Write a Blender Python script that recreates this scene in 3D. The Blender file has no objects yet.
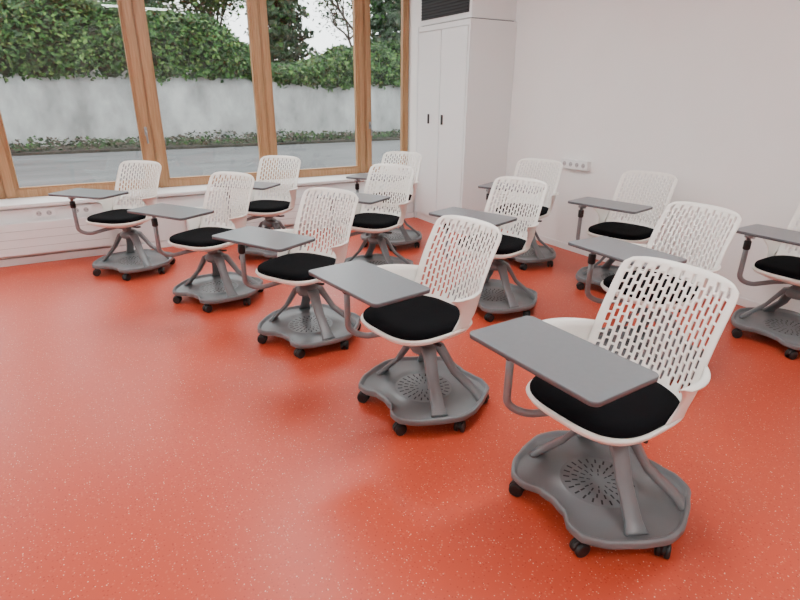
import bpy, bmesh, math, random
from mathutils import Matrix, Vector, noise
R=math.radians
random.seed(7)
RY=R(30)
SC=bpy.context.scene
def link(o): SC.collection.objects.link(o); return o

# ---------------- materials ----------------
def mat(name,col,rough=.5,metal=0,spec=None,var=0,vscale=30,bump=0,bscale=200,vs3=None):
    m=bpy.data.materials.new(name); m.use_nodes=True
    nt=m.node_tree; b=nt.nodes['Principled BSDF']
    b.inputs['Base Color'].default_value=(*col,1); b.inputs['Roughness'].default_value=rough; b.inputs['Metallic'].default_value=metal
    if spec is not None: b.inputs['Specular IOR Level'].default_value=spec
    tc=nt.nodes.new('ShaderNodeTexCoord')
    if var:
        n=nt.nodes.new('ShaderNodeTexNoise'); n.inputs['Scale'].default_value=vscale; n.inputs['Detail'].default_value=4
        r=nt.nodes.new('ShaderNodeValToRGB')
        r.color_ramp.elements[0].position=.3; r.color_ramp.elements[1].position=.7
        r.color_ramp.elements[0].color=(*[c*(1-var) for c in col],1); r.color_ramp.elements[1].color=(*[min(1,c*(1+var)) for c in col],1)
        src=tc.outputs['Object']
        if vs3:
            mp=nt.nodes.new('ShaderNodeMapping'); mp.inputs['Scale'].default_value=vs3; nt.links.new(src,mp.inputs['Vector']); src=mp.outputs['Vector']; n.inputs['Detail'].default_value=8; n.inputs['Roughness'].default_value=.65
        nt.links.new(src,n.inputs['Vector']); nt.links.new(n.outputs['Fac'],r.inputs['Fac']); nt.links.new(r.outputs['Color'],b.inputs['Base Color'])
    if bump:
        n=nt.nodes.new('ShaderNodeTexNoise'); n.inputs['Scale'].default_value=bscale
        bp=nt.nodes.new('ShaderNodeBump'); bp.inputs['Strength'].default_value=bump; bp.inputs['Distance'].default_value=.002
        nt.links.new(tc.outputs['Object'],n.inputs['Vector']); nt.links.new(n.outputs['Fac'],bp.inputs['Height']); nt.links.new(bp.outputs['Normal'],b.inputs['Normal'])
    return m
M={}
M['shell']=mat('white_plastic',(.86,.86,.79),.35)
M['cush']=mat('black_fabric',(.004,.004,.005),.95,spec=.08,bump=.3,bscale=600)
M['gray']=mat('gray_plastic',(.145,.157,.163),.36,var=.05,vscale=8)
M['grayd']=mat('dark_gray_slots',(.015,.015,.017),.7)
M['top']=mat('gray_laminate',(.155,.172,.183),.30,var=.03,vscale=60)
M['edge']=mat('gray_edge',(.10,.106,.115),.5)
M['steel']=mat('painted_steel',(.30,.31,.32),.3,metal=.7)
M['tube']=mat('silver_gray_tube',(.22,.235,.245),.3,metal=.3)
M['black']=mat('black_rubber',(.006,.006,.006),.5)
M['wall']=mat('wall_paint',(.85,.85,.825),.85,var=.012,vscale=3,bump=.15,bscale=150)
M['ceil']=mat('ceiling_paint',(.85,.85,.84),.9)
M['white']=mat('white_lacquer',(.80,.82,.81),.4)
M['ledge']=mat('ledge_white',(.78,.79,.78),.4)
M['ringg']=mat('socket_shade',(.42,.42,.42),.5)
M['dark']=mat('dark_vent',(.02,.02,.022),.5)
M['conc']=mat('garden_wall_render',(.30,.31,.305),.9,var=.42,vscale=1.0,bump=.6,bscale=20,vs3=(1.6,1.6,.9))
M['asph']=mat('asphalt',(.085,.088,.09),.85,var=.35,vscale=.8,vs3=(.6,2.2,1))
M['soil']=mat('soil',(.03,.027,.02),.95,var=.4,vscale=6)
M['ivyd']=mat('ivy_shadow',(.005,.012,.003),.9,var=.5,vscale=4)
M['ivy1']=mat('ivy_leaf_dark',(.010,.038,.007),.55,var=.5,vscale=5,spec=.25)
M['ivy2']=mat('ivy_leaf_mid',(.028,.085,.014),.55,var=.5,vscale=5,spec=.25)
M['ivy3']=mat('ivy_leaf_light',(.09,.165,.04),.55,var=.4,vscale=5,spec=.25)
M['con']=mat('conifer_needles',(.014,.034,.012),.7,var=.5,vscale=4)
M['bark']=mat('bark',(.06,.045,.035),.9,var=.4,vscale=10)
m=mat('larch_wood',(.47,.25,.11),.45); nt=m.node_tree; b=nt.nodes['Principled BSDF']
tc=nt.nodes.new('ShaderNodeTexCoord'); mp=nt.nodes.new('ShaderNodeMapping'); mp.inputs['Scale'].default_value=(30,30,1.5)
n=nt.nodes.new('ShaderNodeTexNoise'); n.inputs['Scale'].default_value=3; n.inputs['Detail'].default_value=6
r=nt.nodes.new('ShaderNodeValToRGB'); r.color_ramp.elements[0].position=.3; r.color_ramp.elements[1].position=.72
r.color_ramp.elements[0].color=(.31,.165,.072,1); r.color_ramp.elements[1].color=(.44,.255,.13,1)
nt.links.new(tc.outputs['Object'],mp.inputs['Vector']); nt.links.new(mp.outputs['Vector'],n.inputs['Vector']); nt.links.new(n.outputs['Fac'],r.inputs['Fac']); nt.links.new(r.outputs['Color'],b.inputs['Base Color'])
M['wood']=m
# floor : red rubber with flecks
m=mat('red_speckled_rubber',(.62,.055,.02),.3); nt=m.node_tree; b=nt.nodes['Principled BSDF']
tc=nt.nodes.new('ShaderNodeTexCoord')
def flecks(scale,thr,pick):
    v=nt.nodes.new('ShaderNodeTexVoronoi'); v.inputs['Scale'].default_value=scale
    nt.links.new(tc.outputs['Object'],v.inputs['Vector'])
    a=nt.nodes.new('ShaderNodeMath'); a.operation='LESS_THAN'; a.inputs[1].default_value=thr
    nt.links.new(v.outputs['Distance'],a.inputs[0])
    s=nt.nodes.new('ShaderNodeSeparateColor'); nt.links.new(v.outputs['Color'],s.inputs[0])
    g=nt.nodes.new('ShaderNodeMath'); g.operation='GREATER_THAN'; g.inputs[1].default_value=pick
    nt.links.new(s.outputs[0],g.inputs[0])
    k=nt.nodes.new('ShaderNodeMath'); k.operation='MULTIPLY'
    nt.links.new(a.outputs[0],k.inputs[0]); nt.links.new(g.outputs[0],k.inputs[1]); return k
def mix(c1,c2sock,fac):
    x=nt.nodes.new('ShaderNodeMix'); x.data_type='RGBA'
    nt.links.new(fac.outputs[0],x.inputs['Factor'])
    if hasattr(c2sock,'is_linked'): nt.links.new(c2sock,x.inputs['A'])
    else: x.inputs['A'].default_value=(*c2sock,1)
    x.inputs['B'].default_value=(*c1,1); return x.outputs['Result']
base=(.53,.068,.030)
o=mix((.58,.11,.055),base,flecks(75,.28,.5))
o=mix((.41,.038,.018),o,flecks(90,.25,.6))
o=mix((.74,.38,.26),o,flecks(110,.21,.74))
o=mix((.80,.54,.40),o,flecks(60,.14,.84))
nt.links.new(o,b.inputs['Base Color'])
n=nt.nodes.new('ShaderNodeTexNoise'); n.inputs['Scale'].default_value=2.5; n.inputs['Detail'].default_value=5
mr=nt.nodes.new('ShaderNodeMapRange'); mr.inputs['To Min'].default_value=.33; mr.inputs['To Max'].default_value=.43
nt.links.new(tc.outputs['Object'],n.inputs['Vector']); nt.links.new(n.outputs['Fac'],mr.inputs['Value']); nt.links.new(mr.outputs[0],b.inputs['Roughness'])
M['floor']=m
m=bpy.data.materials.new('window_glass'); m.use_nodes=True; nt=m.node_tree; nt.nodes.clear()
out=nt.nodes.new('ShaderNodeOutputMaterial'); t=nt.nodes.new('ShaderNodeBsdfTransparent'); g=nt.nodes.new('ShaderNodeBsdfGlossy'); g.inputs['Roughness'].default_value=.02
t.inputs['Color'].default_value=(.97,.98,.97,1); x=nt.nodes.new('ShaderNodeMixShader'); x.inputs[0].default_value=.03
nt.links.new(t.outputs[0],x.inputs[1]); nt.links.new(g.outputs[0],x.inputs[2]); nt.links.new(x.outputs[0],out.inputs[0])
M['glass']=m
m=bpy.data.materials.new('lamp_diffuser'); m.use_nodes=True; b=m.node_tree.nodes['Principled BSDF']
b.inputs['Emission Color'].default_value=(.94,.99,1,1); b.inputs['Emission Strength'].default_value=54
M['lamp']=m

# ---------------- mesh helpers ----------------
def newobj(name,bm,mats,parent=None,smooth=False,room=False):
    me=bpy.data.meshes.new(name); bmesh.ops.recalc_face_normals(bm,faces=bm.faces[:]); bm.to_mesh(me); bm.free()
    for k in mats: me.materials.append(M[k])
    if smooth:
        for p in me.polygons: p.use_smooth=True
    o=bpy.data.objects.new(name,me); link(o)
    if parent: o.parent=parent
    if room: o.rotation_euler=(0,0,RY)
    return o
def bbox(bm,x0,x1,y0,y1,z0,z1,mi=0,bev=0):
    vs=[bm.verts.new((x,y,z)) for x in(x0,x1) for y in(y0,y1) for z in(z0,z1)]
    fs=[]
    for idx in((0,1,3,2),(4,6,7,5),(0,4,5,1),(2,3,7,6),(0,2,6,4),(1,5,7,3)):
        f=bm.faces.new([vs[i] for i in idx]); f.material_index=mi; fs.append(f)
    if bev:
        es=list({e for f in fs for e in f.edges})
        bmesh.ops.bevel(bm,geom=es,offset=bev,segments=2,affect='EDGES',clamp_overlap=True)
def rbox(name,u0,u1,w0,w1,z0,z1,mk,bev=0,parent=None):
    bm=bmesh.new(); bbox(bm,u0,u1,w0,w1,z0,z1,0,bev)
    o=newobj(name,bm,[mk],parent=parent,room=not parent); return o
def loft(bm,rings,mi=0,cap0=True,cap1=True,closed=True):
    R_=[[bm.verts.new(p) for p in r] for r in rings]
    n=len(R_[0])
    for a,b in zip(R_,R_[1:]):
        for i in range(n if closed else n-1):
            j=(i+1)%n
            f=bm.faces.new((a[i],a[j],b[j],b[i])); f.material_index=mi; f.smooth=True
    if cap0: f=bm.faces.new(R_[0][::-1]); f.material_index=mi
    if cap1: f=bm.faces.new(R_[-1]); f.material_index=mi
    return R_
def tube(bm,pts,rad,n=12,mi=0):
    pts=[Vector(p) for p in pts]; rings=[]
    prev=None
    for i,p in enumerate(pts):
        d=(pts[min(i+1,len(pts)-1)]-pts[max(i-1,0)]).normalized()
        if prev is None:
            a=d.cross(Vector((0,0,1)) if abs(d.z)<.9 else Vector((1,0,0))).normalized()
        else:
            a=(prev-d*prev.dot(d)).normalized()
        prev=a; b=d.cross(a); rr=rad[i] if isinstance(rad,(list,tuple)) else rad
        rings.append([p+(a*math.cos(2*math.pi*k/n)+b*math.sin(2*math.pi*k/n))*rr for k in range(n)])
    loft(bm,rings,mi)
def sring(hx,hy,cy,z,n=3.2,N=48):
    out=[]
    for k in range(N):
        t=2*math.pi*k/N; c,s=math.cos(t),math.sin(t)
        out.append((hx*math.copysign(abs(c)**(2/n),c),cy+hy*math.copysign(abs(s)**(2/n),s),z))
    return out

# ---------------- chair part meshes ----------------
def lerp(a,b,t): return a+(b-a)*t
def back_pos(s,t):
    hw=lerp(.214,.212,t)
    if t>.88:
        k=(t-.88)/.12; hw-=.030*(1-math.sqrt(max(0,1-k*k)))
    zc=.455+.415*t-(.012*abs(s)**5)*t
    y=.185+.135*t-.020*math.sin(math.pi*t)-.078*s*s*(1-.50*t)
    if t<.25: y-=.03*(1-t/.25)**2
    return (hw*s,y,zc)
def build_back():
    bm=bmesh.new(); NC=19; NR=11
    cache={}
    def V(i,j):
        key=(round(i,4),round(j,4))
        if key not in cache: cache[key]=bm.verts.new(back_pos(2*i/NC-1,j/NR))
        return cache[key]
    for c in range(NC):
        off=.5 if c%2 else 0
        cells=[]
        if off: cells.append((0,.5,False)); cells.append((NR-.5,NR,False))
        j=off
        while j+1<=NR+1e-6:
            hole=1<=c<NC-1 and j>=.9 and j+1<=NR-.4
            cells.append((j,j+1,hole)); j+=1
        for j0,j1,h in cells:
            i0,i1=c,c+1; im=c+.5; jm=(j0+j1)/2
            if j1-j0<.9:
                bm.faces.new([V(i0,j0),V(im,j0),V(i1,j0),V(i1,j1),V(im,j1),V(i0,j1)]); continue
            outer=[V(i0,j0),V(im,j0),V(i1,j0),V(i1,jm),V(i1,j1),V(im,j1),V(i0,j1),V(i0,jm)]
            if not h: bm.faces.new(outer); continue
            a,bb=.22,.10
            inn=[V(i0+a+.02,j0+bb+.03),V(im,j0+bb),V(i1-a-.02,j0+bb+.03),V(i1-a,jm),V(i1-a-.02,j1-bb-.03),V(im,j1-bb),V(i0+a+.02,j1-bb-.03),V(i0+a,jm)]
            for k in range(8):
                l=(k+1)%8; bm.faces.new((outer[k],outer[l],inn[l],inn[k]))
    for sg in(-1,1):
        rows=[]
        for q in range(9):
            t=q/8; row=[]
            for p in range(9):
                u=p/8
                lo=Vector((.214+.050*t**1.6,-.02-.055*t**2+.05*math.sin(math.pi*t),lerp(.45,.628,t)))
                bq=Vector(back_pos(1,max(0,(lerp(.45,.622,t)-.455)/.415)))
                pt=lo.lerp(bq,u); pt.x+=.02*math.sin(math.pi*u)*t
                row.append(pt)
            rows.append(row)
        for d,dz in((.012,.006),(.028,.006)):
            row=[]
            for p in range(9):
                v=rows[8][p].copy(); v.x+=d*(1-.9*(p/8)**3); v.z+=dz*(1-(p/8)**3)
                if p==0: v.y+=d*.5
                row.append(v)
            rows.append(row)
        G=[[bm.verts.new((v.x*sg,v.y,v.z)) for v in r] for r in rows]
        for a,b_ in zip(G,G[1:]):
            for i in range(8): bm.faces.new((a[i],a[i+1],b_[i+1],b_[i]))
    bmesh.ops.remove_doubles(bm,verts=bm.verts[:],dist=.0004)
    for f in bm.faces: f.smooth=True
    return bm
def build_pan():
    bm=bmesh.new(); cy=-.035
    loft(bm,[sring(.205,.205,cy,.458),sring(.222,.222,cy,.460),sring(.225,.225,cy,.452),sring(.214,.214,cy,.434),sring(.17,.17,cy,.414),sring(.10,.10,cy,.405)],0)
    return bm
def build_cushion():
    bm=bmesh.new(); cy=-.035
    H=[(.95,.452),(1,.460),(1.005,.470),(.985,.480),(.94,.486),(.8,.488),(.6,.486),(.3,.484)]
    loft(bm,[sring(.213*a,.213*a,cy,z) for a,z in H],0)
    return bm
def rrect(x0,x1,y0,y1,r,z,ins=0,n=6):
    out=[]
    for cx,cy,a0 in((x1-r,y1-r,0),(x0+r,y1-r,90),(x0+r,y0+r,180),(x1-r,y0+r,270)):
        for k in range(n+1):
            a=R(a0+90*k/n); out.append((cx+(r-ins)*math.cos(a),cy+(r-ins)*math.sin(a),z))
    return out
def build_tablet():
    bm=bmesh.new(); A=(-.240,.260,-.450,-.172,.024)
    rs=[rrect(*A,.690,.004),rrect(*A,.691,.001),rrect(*A,.701,0),rrect(*A,.7055,.0008),rrect(*A,.7065,.003)]
    loft(bm,rs,0)
    for f in bm.faces:
        f.material_index=0 if f.calc_center_median().z>.706 else 1
    return bm
def build_arm():
    bm=bmesh.new()
    px,py=-.222,-.262
    pts=[(-.02,-.02,.385),(-.10,-.10,.37),(-.165,-.185,.352)]
    for k in range(1,9):
        a=math.pi/2*k/8
        d=Vector((-.057,-.077,0)); pts.append((-.165+d.x*math.sin(a),-.185+d.y*math.sin(a),.352+.06*(1-math.cos(a))))
    pts+= [(px,py,.50),(px,py,.60)]
    tube(bm,pts,.0145,12,3)
    tube(bm,[(px,py,.565),(px,py,.570),(px,py,.615),(px,py,.62)],[.0155,.020,.020,.015],14,1)
    tube(bm,[(px,py,.61),(px,py,.665),(px+.005,py-.01,.68)],.011,10,2)
    bbox(bm,px-.012,px+.12,py-.045,py+.03,.680,.6905,2,.003)
    tube(bm,[(px-.022,py,.645),(px+.03,py,.645)],.012,10,2)
    bbox(bm,-.09,.09,-.11,.10,.382,.407,0,.006)
    tube(bm,[(0,0,.30),(0,0,.385)],[.032,.036],20,0)
    tube(bm,[(.05,-.03,.39),(.15,-.05,.392),(.19,-.055,.40)],.007,8,1)
    return bm
OUT=[(0,.226),(14,.240),(26,.298),(34,.318),(46,.316),(62,.306),(75,.308),(88,.316),(100,.312),(115,.302),(130,.304),(143,.318),(154,.306),(168,.275),(180,.262)]
def rad(phi):
    a=abs((phi+180)%360-180)
    for (a0,r0),(a1,r1) in zip(OUT,OUT[1:]):
        if a<=a1:
            t=(a-a0)/(a1-a0); t=t*t*(3-2*t); return r0+(r1-r0)*t
    return OUT[-1][1]
BY=.02
def pol(phi,r,z): t=R(phi); return (r*math.sin(t),BY-r*math.cos(t),z)
def build_base():
    bm=bmesh.new(); N=96
    def ring(off,z): return [pol(360*k/N,rad(360*k/N)+off,z) for k in range(N)]
    def ringf(f,z): return [pol(360*k/N,lerp(.14,rad(360*k/N)-.026,f),z) for k in range(N)]
    def circ(r,z): return [pol(360*k/N,r,z) for k in range(N)]
    loft(bm,[circ(.05,.070),ring(-.02,.067),ring(-.004,.065),ring(0,.069),ring(0,.090),ring(-.003,.095),ring(-.012,.096),ring(-.016,.093),ring(-.020,.081),ring(-.025,.079),ringf(.5,.078),circ(.144,.078),circ(.141,.081),circ(.136,.082),circ(.05,.082)],0)
    for r0,r1,n,w in((.03,.042,8,.004),(.050,.068,16,.005),(.076,.096,20,.006),(.104,.126,24,.0065)):
        for k in range(n):
            ph=360*k/n+(4 if n>16 else 0); c=Vector(pol(ph,0,0)); t=R(ph); d=Vector((math.sin(t),-math.cos(t),0)); e=Vector((d.y,-d.x,0))*w/2
            vs=[c+d*r0-e,c+d*r1-e,c+d*r1+e,c+d*r0+e]
            v2=[bm.verts.new((v.x,v.y,.0826)) for v in vs]+[bm.verts.new((v.x,v.y,.078)) for v in vs]
            for q in((0,1,2,3),(4,7,6,5),(0,4,5,1),(1,5,6,2),(2,6,7,3),(3,7,4,0)):
                f=bm.faces.new([v2[i] for i in q]); f.material_index=1
    loft(bm,[[pol(15*k,r,z) for k in range(24)] for r,z in((.040,.278),(.062,.282),(.074,.302),(.070,.320),(.052,.338),(.040,.345))],0)
    for ph,fr in((70,.268),(127,.292),(-70,.268),(-127,.292)):
        t=R(ph); d=Vector((math.sin(t),-math.cos(t),0)); e=Vector((d.y,-d.x,0)); up=Vector((0,0,1))
        nrm=(d*.74+up*.67)
        rr=[]
        for r,z,w,th in((.040,.325,.032,.010),(.076,.308,.033,.013),(.100,.272,.029,.012),(.148,.195,.027,.010),(fr-.040,.110,.029,.010),(fr-.018,.086,.036,.011),(fr-.010,.079,.039,.011)):
            c=Vector((0,BY,z))+d*r
            b=.004; sec=[]
            for sx,sy in((1,1),(-1,1),(-1,-1),(1,-1)):
                p=c+e*sx*w+nrm*sy*th
                q1=p-e*sx*b; q2=p-nrm*sy*b
                sec+= [q2,q1] if sx*sy>0 else [q1,q2]
            rr.append(sec)
        loft(bm,rr,0)
    for ph in(-33,33,-88,88,-145,145):
        rr=rad(ph)-.024
        c=Vector(pol(ph,rr,0)); a=R(ph+random.uniform(-60,60)); ax=Vector((math.cos(a),math.sin(a),0)); fw=Vector((-ax.y,ax.x,0))
        for s in(-1,1):
            tube(bm,[c+ax*s*.006+Vector((0,0,.027)),c+ax*s*.008+Vector((0,0,.027)),c+ax*s*.020+Vector((0,0,.027)),c+ax*s*.023+Vector((0,0,.027))],[.024,.027,.027,.021],18,2)
        tube(bm,[c+Vector((0,0,.03)),c+Vector((0,0,.070))],.010,10,2)
        hs=[]
        for k in range(9):
            aa=math.pi*k/8
            p=c+fw*.030*math.cos(aa)+Vector((0,0,.027+.030*math.sin(aa)))
            hs.append([p-ax*.007,p+ax*.007,p+ax*.007-(p-c-Vector((0,0,.027)))*.2,p-ax*.007-(p-c-Vector((0,0,.027)))*.2])
        loft(bm,hs,2)
    for e_ in bm.edges:
        if len(e_.link_faces)==2 and e_.calc_face_angle(0)>R(38): e_.smooth=False
    return bm
PARTS=[]
for nm,fn,ms,sol in(('back_shell',build_back,['shell'],.0055),('seat_pan',build_pan,['shell'],0),('seat_cushion',build_cushion,['cush'],0),('tablet_top',build_tablet,['top','edge'],0),('tablet_arm',build_arm,['gray','black','steel','tube'],0),('storage_base',build_base,['gray','grayd','black'],0)):
    bm=fn()
    bmesh.ops.recalc_face_normals(bm,faces=bm.faces[:])
    me=bpy.data.meshes.new(nm); bm.to_mesh(me); bm.free()
    for k in ms: me.materials.append(M[k])
    PARTS.append((nm,me,sol))
CH=[(.721,1.596,-57.3),(.101,2.268,-51.6),(-.566,3.013,-31.9),(-1.340,3.679,-27.1),(-2.255,4.317,-16.6),(.649,3.544,-42.2),(1.674,3.922,-48.1),(1.364,2.686,-61.4),(-.206,4.212,-30.1),(1.082,4.664,-35.3),(-.097,5.207,-24.8),(-1.187,4.763,-18.5),(2.382,3.008,-58.3)]
for x,y,yaw in CH:
    e=bpy.data.objects.new('tablet_arm_chair',None); link(e); e.empty_display_size=.2
    e.location=(x,y,0); e.rotation_euler=(0,0,R(yaw))
    for nm,me,sol in PARTS:
        o=bpy.data.objects.new(nm,me); link(o); o.parent=e
        if sol:
            md=o.modifiers.new('solid','SOLIDIFY'); md.thickness=sol; md.offset=0
        if nm=='storage_base': o.rotation_euler=(0,0,R(-4.6))

# ---------------- room ----------------
UR=3.93; UL=-4.2; WB=-2.6; WL=5.50; WG=5.88; ZC=3.0; ZL=.52; ZT=2.72; RB=.07
rbox('floor',UL-.1,UR+.1,WB-.1,WG+.1,-.1,0,'floor')
rbox('ceiling',UL-.1,UR+.1,WB-.1,WG+.15,ZC,ZC+.1,'ceil')
rbox('wall_right',UR,UR+.12,WB-.1,WG+.15,0,ZC,'wall')
rbox('wall_left',UL-.12,UL,WB-.1,WG+.15,0,ZC,'wall')
rbox('wall_rear',UL,UR,WB-.12,WB,0,ZC,'wall')
rbox('wall_window_lintel',UL,UR,WG-.02,WG+.15,ZT,ZC,'wall')
rbox('wall_window_pier',3.47,UR,WL,WG+.15,0,ZT,'wall')
rbox('wall_window_sill_base',UL,3.47,WL+.03,WG+.15,0,ZL-.03,'wall')
rbox('trim_1',UL,3.46,WL-.03,WG,ZL-.03,ZL,'ledge',.005)
rbox('baseboard_right',UR-.014,UR,WB,4.52,0,.06,'white',.003)
bm=bmesh.new()
u=UL+.02
while u<3.3:
    u1=min(u+1.45,3.36)
    bbox(bm,u,u1-.006,WL,WL+.03,.07,ZL-.045,0,.003)
    u=u1
bbox(bm,UL,3.36,WL-.008,WL+.03,0,.062,0,.003)
newobj('trim_2',bm,['ledge'],room=True)
for u0,u1 in((-3.6,-1.75),(-1.6,.10),(.75,2.75)):
    e=bpy.data.objects.new('panel_radiator',None); link(e); e.rotation_euler=(0,0,RY)
    bm=bmesh.new(); bbox(bm,u0,u1,WL-.075,WL-.055,.10,.375,0,.006)
    bbox(bm,u0+.004,u1-.004,WL-.055,WL-.001,.11,.365,0,.004)
    newobj('panel',bm,['white'],parent=e)
    bm=bmesh.new(); x=u0+.03
    while x<u1-.03: bbox(bm,x,x+.010,WL-.050,WL-.010,.362,.3665,0); x+=.022
    newobj('top_grille',bm,['ringg'],parent=e)
    bm=bmesh.new()
    for k in range(3): bbox(bm,u0+.02,u1-.02,WL-.0765,WL-.074,.165+.07*k,.168+.07*k,0)
    newobj('groove',bm,['ringg'],parent=e)
def sockets(name,c,n,axis,step=.075):
    e=bpy.data.objects.new(name,None); link(e); e.rotation_euler=(0,0,RY)
    bm=bmesh.new(); L=n*step/2+.01
    if axis=='u':
        bbox(bm,c[0]-L,c[0]+L,c[1]-.014,c[1],c[2]-.036,c[2]+.036,0,.003)
        for i in range(n):
            x=c[0]+(i-(n-1)/2)*step
            tube(bm,[(x,c[1]-.0155,c[2]),(x,c[1]-.010,c[2])],.021,20,1)
            for s in(-1,1): tube(bm,[(x+s*.0095,c[1]-.017,c[2]),(x+s*.0095,c[1]-.010,c[2])],.003,8,2)
    else:
        bbox(bm,c[0]-.045,c[0],c[1]-L,c[1]+L,c[2]-.042,c[2]+.042,0,.004)
        for i in range(n):
            y=c[1]+(i-(n-1)/2)*step
            tube(bm,[(c[0]-.0465,y,c[2]),(c[0]-.043,y,c[2])],.021,20,1)
            for s in(-1,1): tube(bm,[(c[0]-.048,y+s*.0095,c[2]),(c[0]-.043,y+s*.0095,c[2])],.003,8,2)
    newobj('socket_strip',bm,['white','ringg','dark'],parent=e)
sockets('wall_socket',(-.38,WL,.43),2,'u')
sockets('wall_socket',(-.10,WL,.43),2,'u')
sockets('wall_socket',(UR,3.56,.81),4,'w')
wf0,wf1=WG-.045,WG+.04
divs=[(-3.2,-3.02),(-1.86,-1.68),(-.75,-.561),(.511,.70),(1.657,1.82),(2.808,2.967)]
gl=[(UL,-3.2),(-3.02,-1.86),(-1.68,-.75),(-.561,.511),(.70,1.657),(1.82,2.808),(2.967,3.415)]
for k,(a,b_) in enumerate(gl):
    e=bpy.data.objects.new('window_%d'%(k+1),None); link(e); e.rotation_euler=(0,0,RY)
    bm=bmesh.new()
    la=divs[k-1] if k>0 else None
    left=(la[0]+la[1])/2 if la else UL
    right=(divs[k][0]+divs[k][1])/2 if k<6 else 3.468
    bbox(bm,left+.001,a,wf0,wf1,ZL,ZT,0,.004)
    bbox(bm,b_,right-.001,wf0,wf1,ZL,ZT,0,.004)
    bbox(bm,a,b_,wf0,wf1,ZL,ZL+RB,0,.004)
    bbox(bm,a,b_,wf0,wf1,ZT-.10,ZT,0,.004)
    bbox(bm,a,a+.014,wf0+.02,wf1-.01,ZL+RB,ZT-.10,0); bbox(bm,b_-.014,b_,wf0+.02,wf1-.01,ZL+RB,ZT-.10,0)
    bbox(bm,a,b_,wf0+.02,wf1-.01,ZL+RB,ZL+RB+.014,0)
    if a>UL:
        bbox(bm,left+.012,a-.012,wf0-.014,wf0+.002,ZL+.01,ZT-.01,0,.005)
    bbox(bm,b_+.012,right-.012,wf0-.014,wf0+.002,ZL+.01,ZT-.01,0,.005)
    newobj('frame',bm,['wood'],parent=e)
    rbox('glass',a+.01,b_-.01,WG+.002,WG+.008,ZL+RB,ZT-.10,'glass',parent=e)
    if k in(3,6,1):
        bm=bmesh.new(); hx=b_+.045 if k!=6 else 3.06-.12
        bbox(bm,hx-.012,hx+.012,wf0-.028,wf0-.012,1.02,1.10,0,.003); tube(bm,[(hx,wf0-.03,1.06),(hx,wf0-.055,1.06),(hx,wf0-.06,1.05),(hx,wf0-.06,.95)],.008,8,0)
        newobj('handle',bm,['steel'],parent=e)
UC=3.36; WC=4.53; ZK=2.07
cab=bpy.data.objects.new('storage_cabinet',None); link(cab); cab.rotation_euler=(0,0,RY)
bm=bmesh.new()
bbox(bm,UC+.02,UR-.002,WC,WL-.012,0,ZK,0,.003)
newobj('carcass',bm,['white'],parent=cab)
bm=bmesh.new(); wm=(WC+WL)/2
bbox(bm,UC,UC+.02,WC+.037,wm-.004,.08,ZK-.06,0,.003); bbox(bm,UC,UC+.02,wm+.004,WL-.047,.08,ZK-.06,0,.003)
bbox(bm,UC+.001,UC+.02,WC+.002,WC+.030,0,ZK,0,.002); bbox(bm,UC+.001,UC+.02,WL-.040,WL-.014,0,ZK,0,.002)
bbox(bm,UC+.006,UC+.02,WC+.033,WL-.044,ZK-.052,ZK,0,.002)
newobj('doors',bm,['white'],parent=cab)
bm=bmesh.new()
for w in(wm-.06,wm+.20):
    bbox(bm,UC-.012,UC+.002,w-.014,w+.014,1.10,1.20,0,.003)
newobj('latches',bm,['dark'],parent=cab)
vu=bpy.data.objects.new('ventilation_unit',None); link(vu); vu.rotation_euler=(0,0,RY)
bm=bmesh.new(); bbox(bm,UC+.03,UR-.002,WC+.03,WL-.02,ZK+.012,ZC-.002,0,.004); newobj('housing',bm,['white'],parent=vu)
bm=bmesh.new(); bbox(bm,UC+.05,UR-.01,WC+.045,WL-.04,ZK+.001,ZK+.02,0); newobj('gap',bm,['edge'],parent=vu)
bm=bmesh.new()
bbox(bm,UC+.022,UC+.03,WC+.07,WL-.06,ZK+.06,ZK+.42,0)
z=ZK+.075
while z<ZK+.41:
    bbox(bm,UC+.012,UC+.024,WC+.08,WL-.07,z,z+.010,1); z+=.028
newobj('louvre',bm,['dark','grayd'],parent=vu)
for uu in(-2.4,1.4):
    for ww in(-1.2,1.4,4.0):
        e=bpy.data.objects.new('ceiling_lamp',None); link(e); e.rotation_euler=(0,0,RY)
        e.location=Matrix.Rotation(RY,3,'Z')@Vector((uu,ww,0))
        bm=bmesh.new(); bbox(bm,-.62,.62,-.16,.16,ZC-.05,ZC-.001,0,.004); newobj('housing',bm,['white'],parent=e)
        bm=bmesh.new(); bbox(bm,-.59,.59,-.13,.13,ZC-.054,ZC-.0505,0); newobj('diffuser',bm,['lamp'],parent=e)
# ---------------- outside ----------------
ZG=.25; WW=14.0
rbox('ground_outside',-40,50,WG+.16,60,ZG-.3,ZG-.02,'asph')
rbox('road',-40,50,WG+.16,12.69,ZG-.019,ZG,'asph')
rbox('planting_bed',-30,40,12.7,WW-.005,ZG-.019,ZG+.05,'soil')
rbox('garden_wall',-30,40,WW,WW+.3,ZG-.019,1.86,'conc')
def leaf_mesh(name,pts,size,mats,weights,droop=.3):
    vs=[];fs=[];mi=[]
    for p,nrm in pts:
        s=size*random.uniform(.6,1.3)
        n=(Vector(nrm)+Vector((random.gauss(0,.5),random.gauss(0,.5),random.gauss(0,.5)))).normalized()
        a=n.cross(Vector((random.gauss(0,1),random.gauss(0,1),random.gauss(0,1)))).normalized(); b=n.cross(a)
        i=len(vs); P=Vector(p)
        vs+= [P-a*s,P+b*s*.6-a*.1*s,P+a*s-n*s*droop,P-b*s*.6-a*.1*s]
        fs.append((i,i+1,i+2,i+3)); mi.append(random.choices(range(len(mats)),weights)[0])
    me=bpy.data.meshes.new(name); me.from_pydata([tuple(v) for v in vs],[],fs)
    for k in mats: me.materials.append(M[k])
    me.polygons.foreach_set('material_index',mi); me.update()
    return me
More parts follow.
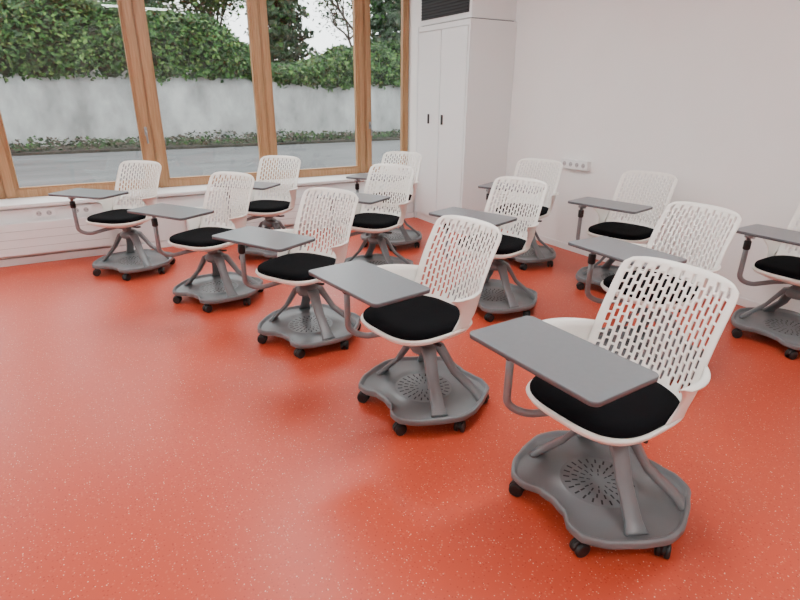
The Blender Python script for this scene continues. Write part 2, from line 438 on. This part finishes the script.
def hz(u):
    pts=[(-30,3.2),(-2,3.2),(.5,3.2),(2,3.15),(3,2.98),(3.7,2.6),(4.5,2.05),(5.3,2.1),(6.2,2.45),(7.2,2.6),(9,2.7),(40,2.8)]
    for (a,b_),(c,d) in zip(pts,pts[1:]):
        if u<=c: return lerp(b_,d,(u-a)/(c-a))
    return 2.8
def drape(u): return 1.70+.13*noise.noise(Vector((u*.9,3,0)))+.08*noise.noise(Vector((u*4,7,0)))-(.12 if u>4.5 else 0)
iv=bpy.data.objects.new('ivy_hedge',None); link(iv); iv.rotation_euler=(0,0,RY)
def isurf(u,t):
    lo=drape(u); hi=hz(u)+.15*noise.noise(Vector((u*1.5,0,5)))
    a=min(t,1.4)*math.pi/2
    z=lo+(hi-lo)*math.sin(a)
    w=WW-.05-.28*math.sin(min(t,.5)*math.pi)+ .75*(1-math.cos(a))
    d=.22*noise.noise(Vector((u*2.2,z*2.2,w)))+.10*noise.noise(Vector((u*6,z*6,w)))
    return Vector((u,w-d-.02,z+d*.5))
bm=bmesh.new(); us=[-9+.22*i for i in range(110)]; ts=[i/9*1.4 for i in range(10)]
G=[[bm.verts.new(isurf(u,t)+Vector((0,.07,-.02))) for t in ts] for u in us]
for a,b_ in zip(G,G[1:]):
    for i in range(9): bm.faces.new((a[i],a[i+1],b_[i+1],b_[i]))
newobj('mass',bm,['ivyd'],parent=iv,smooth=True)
pts=[]
for i in range(30000):
    u=random.uniform(-6,14); t=random.random()**.9*1.15-.02
    p=isurf(u,t); a=min(max(t,0),1.2)*math.pi/2
    pts.append((p+Vector((random.gauss(0,.03),random.gauss(0,.04),random.gauss(0,.03))),(0,-math.cos(a)-.2,math.sin(a)*.8+.3)))
me=leaf_mesh('leaves',pts,.055,['ivy1','ivy2','ivy3'],[5,4,1.2]); o=bpy.data.objects.new('leaves',me); link(o); o.parent=iv
pts=[]
for i in range(8000):
    u=random.uniform(-8,15); w=random.uniform(12.75,13.92); h=.10+.15*noise.noise(Vector((u*1.3,w*2,0)))
    pts.append(((u,w,ZG+.06+random.random()*max(.02,h+.06*(w-12.8))),(0,-.5,1)))
me=leaf_mesh('ground_cover_plants',pts,.045,['ivy1','ivy2','ivyd','bark'],[4,1.2,3,3.5]); o=bpy.data.objects.new('ground_cover_plants',me); link(o); o.rotation_euler=(0,0,RY)
def conifer(u,w,h,r,seed):
    rnd=random.Random(seed)
    e=bpy.data.objects.new('conifer_tree',None); link(e); e.location=Matrix.Rotation(RY,3,'Z')@Vector((u,w,ZG-.02))
    bm=bmesh.new(); tube(bm,[(0,0,0),(0,0,h*.5),(0,0,h)],[.2,.12,.02],8,0); newobj('trunk',bm,['bark'],parent=e)
    pts=[]
    for i in range(9000):
        f=rnd.random()**1.2; z=h*(.08+.92*f); rr=r*(1-f)**.7*(.6+.4*math.sin(f*40)**2)*math.sqrt(rnd.random()); a=rnd.random()*6.283
        pts.append(((rr*math.cos(a),rr*math.sin(a),max(.1,z-rr*.25)),(math.cos(a),math.sin(a),.4)))
    me=leaf_mesh('foliage',pts,.13,['con','ivy1','ivy2'],[5,3,1]); o=bpy.data.objects.new('foliage',me); link(o); o.parent=e
for i,(u,w,h,r) in enumerate([(7.5,22.5,9,1.9),(12.4,22.5,9,2.2),(3.0,26,11,2.6),(17.5,26,9,2.2),(-3.6,26,11,2.6)]): conifer(u,w,h,r,i)
def baretree(u,w,h,seed,leafy):
    rnd=random.Random(seed)
    e=bpy.data.objects.new('garden_tree',None); link(e); e.location=Matrix.Rotation(RY,3,'Z')@Vector((u,w,ZG-.02))
    bm=bmesh.new(); tips=[]
    def br(p,d,L,r,dep):
        q=p+d*L; mid=p+d*L*.5+Vector((rnd.gauss(0,.05),rnd.gauss(0,.05),0))*L
        tube(bm,[p,mid,q],[r,r*.85,r*.65],5,0); tips.append(q)
        if dep>0:
            for k in range(3):
                nd=(d+Vector((rnd.gauss(0,.45),rnd.gauss(0,.45),rnd.gauss(.1,.3)))).normalized(); br(q,nd,L*.68,r*.6,dep-1)
    br(Vector((0,0,0)),Vector((0,0,1)),h*.33,.12,5)
    newobj('branches',bm,['bark'],parent=e)
    pts=[]
    for t_ in tips:
        for k in range(leafy): pts.append((t_+Vector((rnd.gauss(0,.25),rnd.gauss(0,.25),rnd.gauss(0,.25))),(0,0,1)))
    if pts:
        me=leaf_mesh('foliage',pts,.07,['ivy1','ivy2','ivy3'],[3,3,.6]); o=bpy.data.objects.new('foliage',me); link(o); o.parent=e
baretree(8.8,18,5.5,3,6); baretree(4.0,18,5,5,24); baretree(0,18,5,9,20); baretree(-4.3,18,5,12,8); baretree(13,18,5,15,8)

# ---------------- world, lights, camera ----------------
w=bpy.data.worlds.new('overcast'); SC.world=w; w.use_nodes=True; nt=w.node_tree; bg=nt.nodes['Background']
tc=nt.nodes.new('ShaderNodeTexCoord'); sp=nt.nodes.new('ShaderNodeSeparateXYZ'); rp=nt.nodes.new('ShaderNodeValToRGB')
rp.color_ramp.elements[0].color=(.82,.84,.86,1); rp.color_ramp.elements[1].color=(.95,.98,1,1)
nt.links.new(tc.outputs['Generated'],sp.inputs[0]); nt.links.new(sp.outputs['Z'],rp.inputs['Fac']); nt.links.new(rp.outputs['Color'],bg.inputs['Color'])
bg.inputs['Strength'].default_value=5.0
cam=bpy.data.cameras.new('camera'); co=bpy.data.objects.new('camera',cam); link(co)
cam.sensor_width=36; cam.lens=534.87/800*36; cam.clip_start=.05; cam.clip_end=200
co.matrix_world=Matrix.Translation((0,0,1.418))@Matrix.Rotation(R(90-21.21),4,'X')@Matrix.Rotation(R(.36),4,'Z')
SC.camera=co
